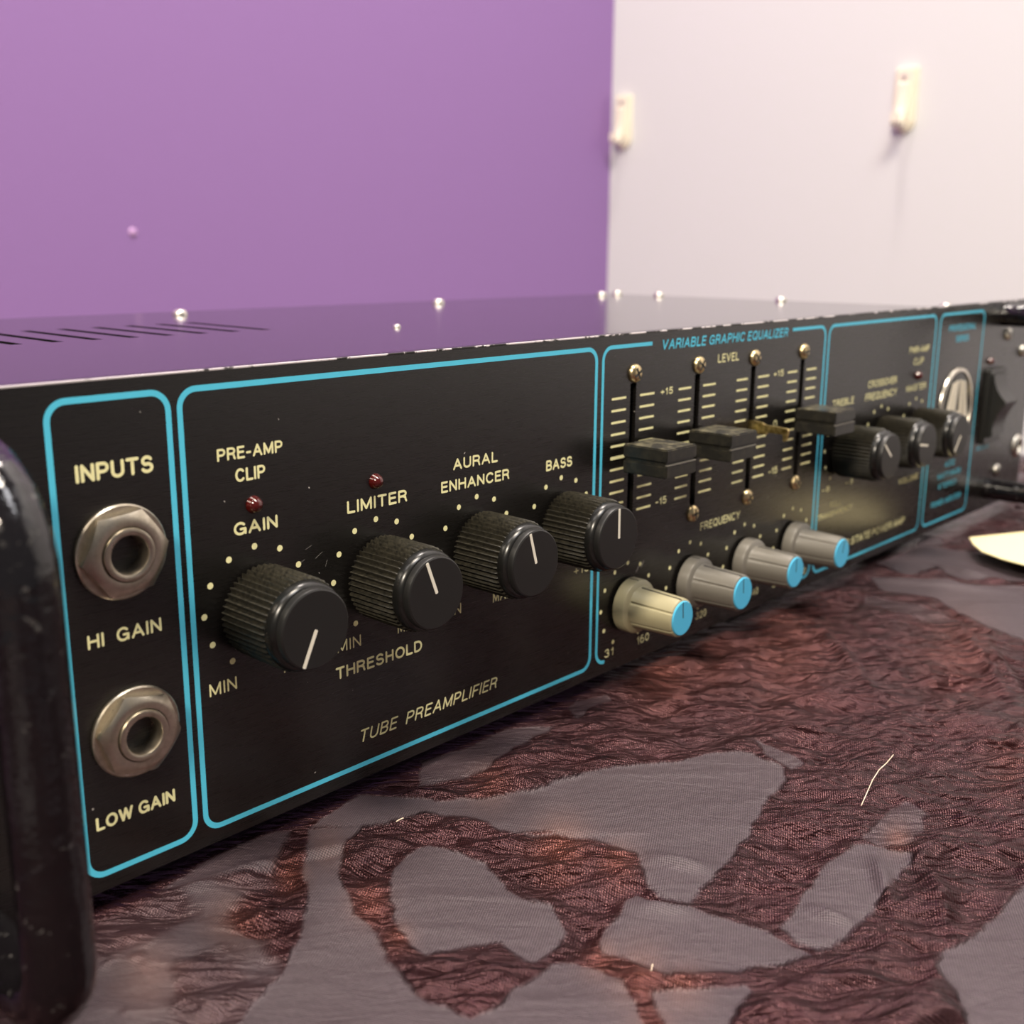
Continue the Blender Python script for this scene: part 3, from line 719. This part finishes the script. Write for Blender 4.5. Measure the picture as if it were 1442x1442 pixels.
j1 = make_jack(math.radians(185)); j1.location = Vector((10.4, 0, 59.4))*MM; j1['label'] = 'HI GAIN input jack'
j2 = make_jack(math.radians(168)); j2.location = Vector((10.5, 0, 27.4))*MM; j2['label'] = 'LOW GAIN input jack'

# emblem
bm = bmesh.new(); lathe(bm, [(15.9, 0), (15.9, -.4), (15.5, -.6)], 72)
em = obj('emblem', bm, m_embdark, amp, (364, 0, 47.8), smooth=40)
bm = bmesh.new(); lathe(bm, [(14.5, -.5), (14.6, -.95), (15.3, -1.1), (15.9, -.9), (16.1, -.1)], 72, False); obj('emblem_rim', bm, m_chrome, em, smooth=60)
bm = bmesh.new()
for x0, x1, t0, t1, zb, zt in ((-12.2, -8.0, -5.6, -3.4, -8, 10.4), (-7.0, -3.4, -2.6, -0.4, -11.5, 11), (3.4, 7.0, 1.2, 3.0, -11.5, 11), (8.0, 12.2, 4.2, 6.2, -8, 10.4), (-3.8, 3.8, -2.0, 2.0, -4.5, -1.2)):
    flat(bm, [(x0, zb), (x1, zb), (t1, zt), (t0, zt)], -.55, 0.5)
bmesh.ops.bevel(bm, geom=bm.edges[:], offset=.15, segments=1, affect='EDGES')
obj('emblem_letters', bm, m_silv, em)

# power switch
bm = bmesh.new(); flat(bm, rrect_pts(394.2, 411.6, 29.4, 61.0, 1.2, 4), 0, 2.2)
sw = obj('power_switch', bm, m_switch, amp, smooth=30)
prof = [(0, 32.2), (-2.6, 32.2), (-4.6, 33.2), (-4.2, 36.0), (-4.6, 39.2), (-6.0, 43.0), (-8.4, 46.8), (-8.6, 47.6), (-6.4, 50.0), (-4.4, 53.0), (-3.2, 56.4), (-2.9, 58.6), (0, 58.8)]
bm = bmesh.new(); a = [bm.verts.new((396.0, y, z)) for y, z in prof]; b = [bm.verts.new((409.6, y, z)) for y, z in prof]
bm.faces.new(a); bm.faces.new(b[::-1])
for i in range(len(prof)): bm.faces.new((a[i], a[(i+1) % len(prof)], b[(i+1) % len(prof)], b[i]))
obj('rocker', bm, m_switch, sw, smooth=30)

# rack screws and handles
for x, z in ((414.5, 74.2), (417.7, 15.4), (434.0, 66.0)):
    screw_obj('panel_screw', 2.6, 1.8, m_zinc, amp, (x, 0, z), ang=random.uniform(0, 1.5))
bm = bmesh.new(); lathe(bm, [(2.6, -.1), (2.7, -.9), (3.6, -1.5), (5.0, -.7), (5.3, 0)], 36, False)
rw = obj('rack_washer', bm, m_zinc, amp, (441.0, 0, 23.0), smooth=60)
bm = bmesh.new(); lathe(bm, [(2.6, -.05), (2.4, -.4)], 30); obj('washer_bore', bm, m_hole, rw)
def handle(x):
    bm = bmesh.new(); R, Q = 14.0, 9.0; yf, z0, z1 = -38.0, 8.6, 82.4; pts = [(0, 6, z0)]
    pts += [(0, yf+Q, z0)]
    for k in range(1, 9):
        a = math.radians(90*k/8); pts.append((0, yf+Q-Q*math.sin(a), z0+Q-Q*math.cos(a)))
    for k in range(0, 9):
        a = math.radians(90*k/8); pts.append((0, yf+R-R*math.cos(a), z1-R+R*math.sin(a)))
    pts += [(0, 6, z1)]
    tube(bm, pts, 4.6, 28)
    h = obj('handle', bm, m_hand, amp, (x, 0, 0), smooth=60)
    return h
handle(-22.0); handle(408.5)

# ------------------------------------------------------------------ things on the cloth
pts = [(345.7,-17.4),(337,-22.3),(329.5,-28.2),(324.5,-37),(322,-46),(323,-54),(330,-60),(356,-66),(388,-46),(368,-30)]
bm = bmesh.new(); a = [bm.verts.new((x, y, 0.9+0.012*(x-320))) for x, y in pts]; b = [bm.verts.new((x, y, 1.25+0.012*(x-320))) for x, y in pts]
bm.faces.new(a[::-1]); bm.faces.new(b)
for i in range(len(pts)): bm.faces.new((a[i], a[(i+1) % len(pts)], b[(i+1) % len(pts)], b[i]))
tag(obj('paper_card', bm, m_paper), 'cream paper card lying on the cloth beside the far end of the amplifier', 'card')
def fibre(label, px, r, z):
    p = [unproj(a, b, z) for a, b in px]; bm = bmesh.new(); pp = []
    for i in range(len(p)-1):
        for t in (0, .25, .5, .75): pp.append((p[i][0]*(1-t)+p[i+1][0]*t, p[i][1]*(1-t)+p[i+1][1]*t, z))
    pp.append((*p[-1], z)); tube(bm, pp, r, 6)
    tag(obj('lint_thread', bm, m_fibre, smooth=60), label, 'thread')
fibre('long curved pale thread lying on the burgundy folds at right', [(1258,1063),(1249,1074),(1238,1084),(1229,1098),(1221,1116),(1213,1134)], .11, -2.0)
fibre('short white fibre on the dark fold below the front panel edge', [(558,1157),(563,1154),(568,1152)], .13, -2.6)
fibre('tiny kinked pale fibre on the grey patch near the lower edge', [(919,1358),(917,1367),(913,1375)], .1, -3.0)

# ------------------------------------------------------------------ wall fittings
def hook(label, y, z):
    root = bpy.data.objects.new('wall_hook', None); COL.objects.link(root); root.location = Vector((XW, y, z))*MM
    tag(root, label, 'hook', 'plastic hooks on the pale wall')
    def plate(h0, h1, w0, w1, d0, d1, r, rb):
        # rounded bottom plate in the YZ plane standing off the wall
        pts = [(-w0, h1), (w0, h1)]
        for k in range(13):
            a = math.pi*k/12; pts.append((w1*math.cos(a), h0+rb-rb*math.sin(a)))
        bm = bmesh.new(); a = [bm.verts.new((-d0, p[0], p[1])) for p in pts]; b = [bm.verts.new((-d1, p[0]*.94, p[1])) for p in pts]
        bm.faces.new(a); bm.faces.new(b[::-1])
        for i in range(len(pts)): bm.faces.new((a[i], a[(i+1) % len(pts)], b[(i+1) % len(pts)], b[i]))
        bmesh.ops.bevel(bm, geom=bm.edges[:], offset=.6, segments=2, affect='EDGES'); return bm
    obj('backplate', plate(-30, 29, 11.5, 11.5, 0, 3.5, 0, 11), m_hook, root, smooth=35)
    obj('raised_frame', plate(-27, 27, 8.6, 8.6, 3.4, 6.5, 0, 8.5), m_hook, root, smooth=35)
    bm = bmesh.new()
    prof = [(-6, 16), (-9, 14), (-9.5, -4), (-13, -16), (-17, -21), (-19, -19), (-19.5, -13), (-21, -13), (-21, -21), (-17, -25), (-11, -20), (-6, -10)]
    a = [bm.verts.new((x, -4.6, z_)) for x, z_ in prof]; b = [bm.verts.new((x, 4.6, z_)) for x, z_ in prof]
    bm.faces.new(a); bm.faces.new(b[::-1])
    for i in range(len(prof)): bm.faces.new((a[i], a[(i+1) % len(prof)], b[(i+1) % len(prof)], b[i]))
    obj('hook_arm', bm, m_hook, root, smooth=30)
    bm = bmesh.new(); lathe(bm, [(2.4, 0), (2.4, -.8), (1.6, -1.1)], 20)
    obj('pin', bm, m_zinc, root, (-6.5, 0, 20), (0, 0, -math.pi/2), smooth=40)
hook('ivory plastic hook in the middle of the pale wall, upper right', 314.5, 246.5)
hook('ivory plastic hook close to the corner with the purple wall', 648, 249.0)
bm = bmesh.new(); lathe(bm, [(3.8, 0), (3.6, -.6), (2.2, -1.2), (.4, -1.4)], 20)  # small pale domed disc on the purple wall
tag(obj('wall_spot', bm, mat('lilac_spot', srgb(190, 150, 200), 0.4), None, (383.9, YW, 118.6), smooth=60), 'small pale round spot on the purple wall at left', 'pin')
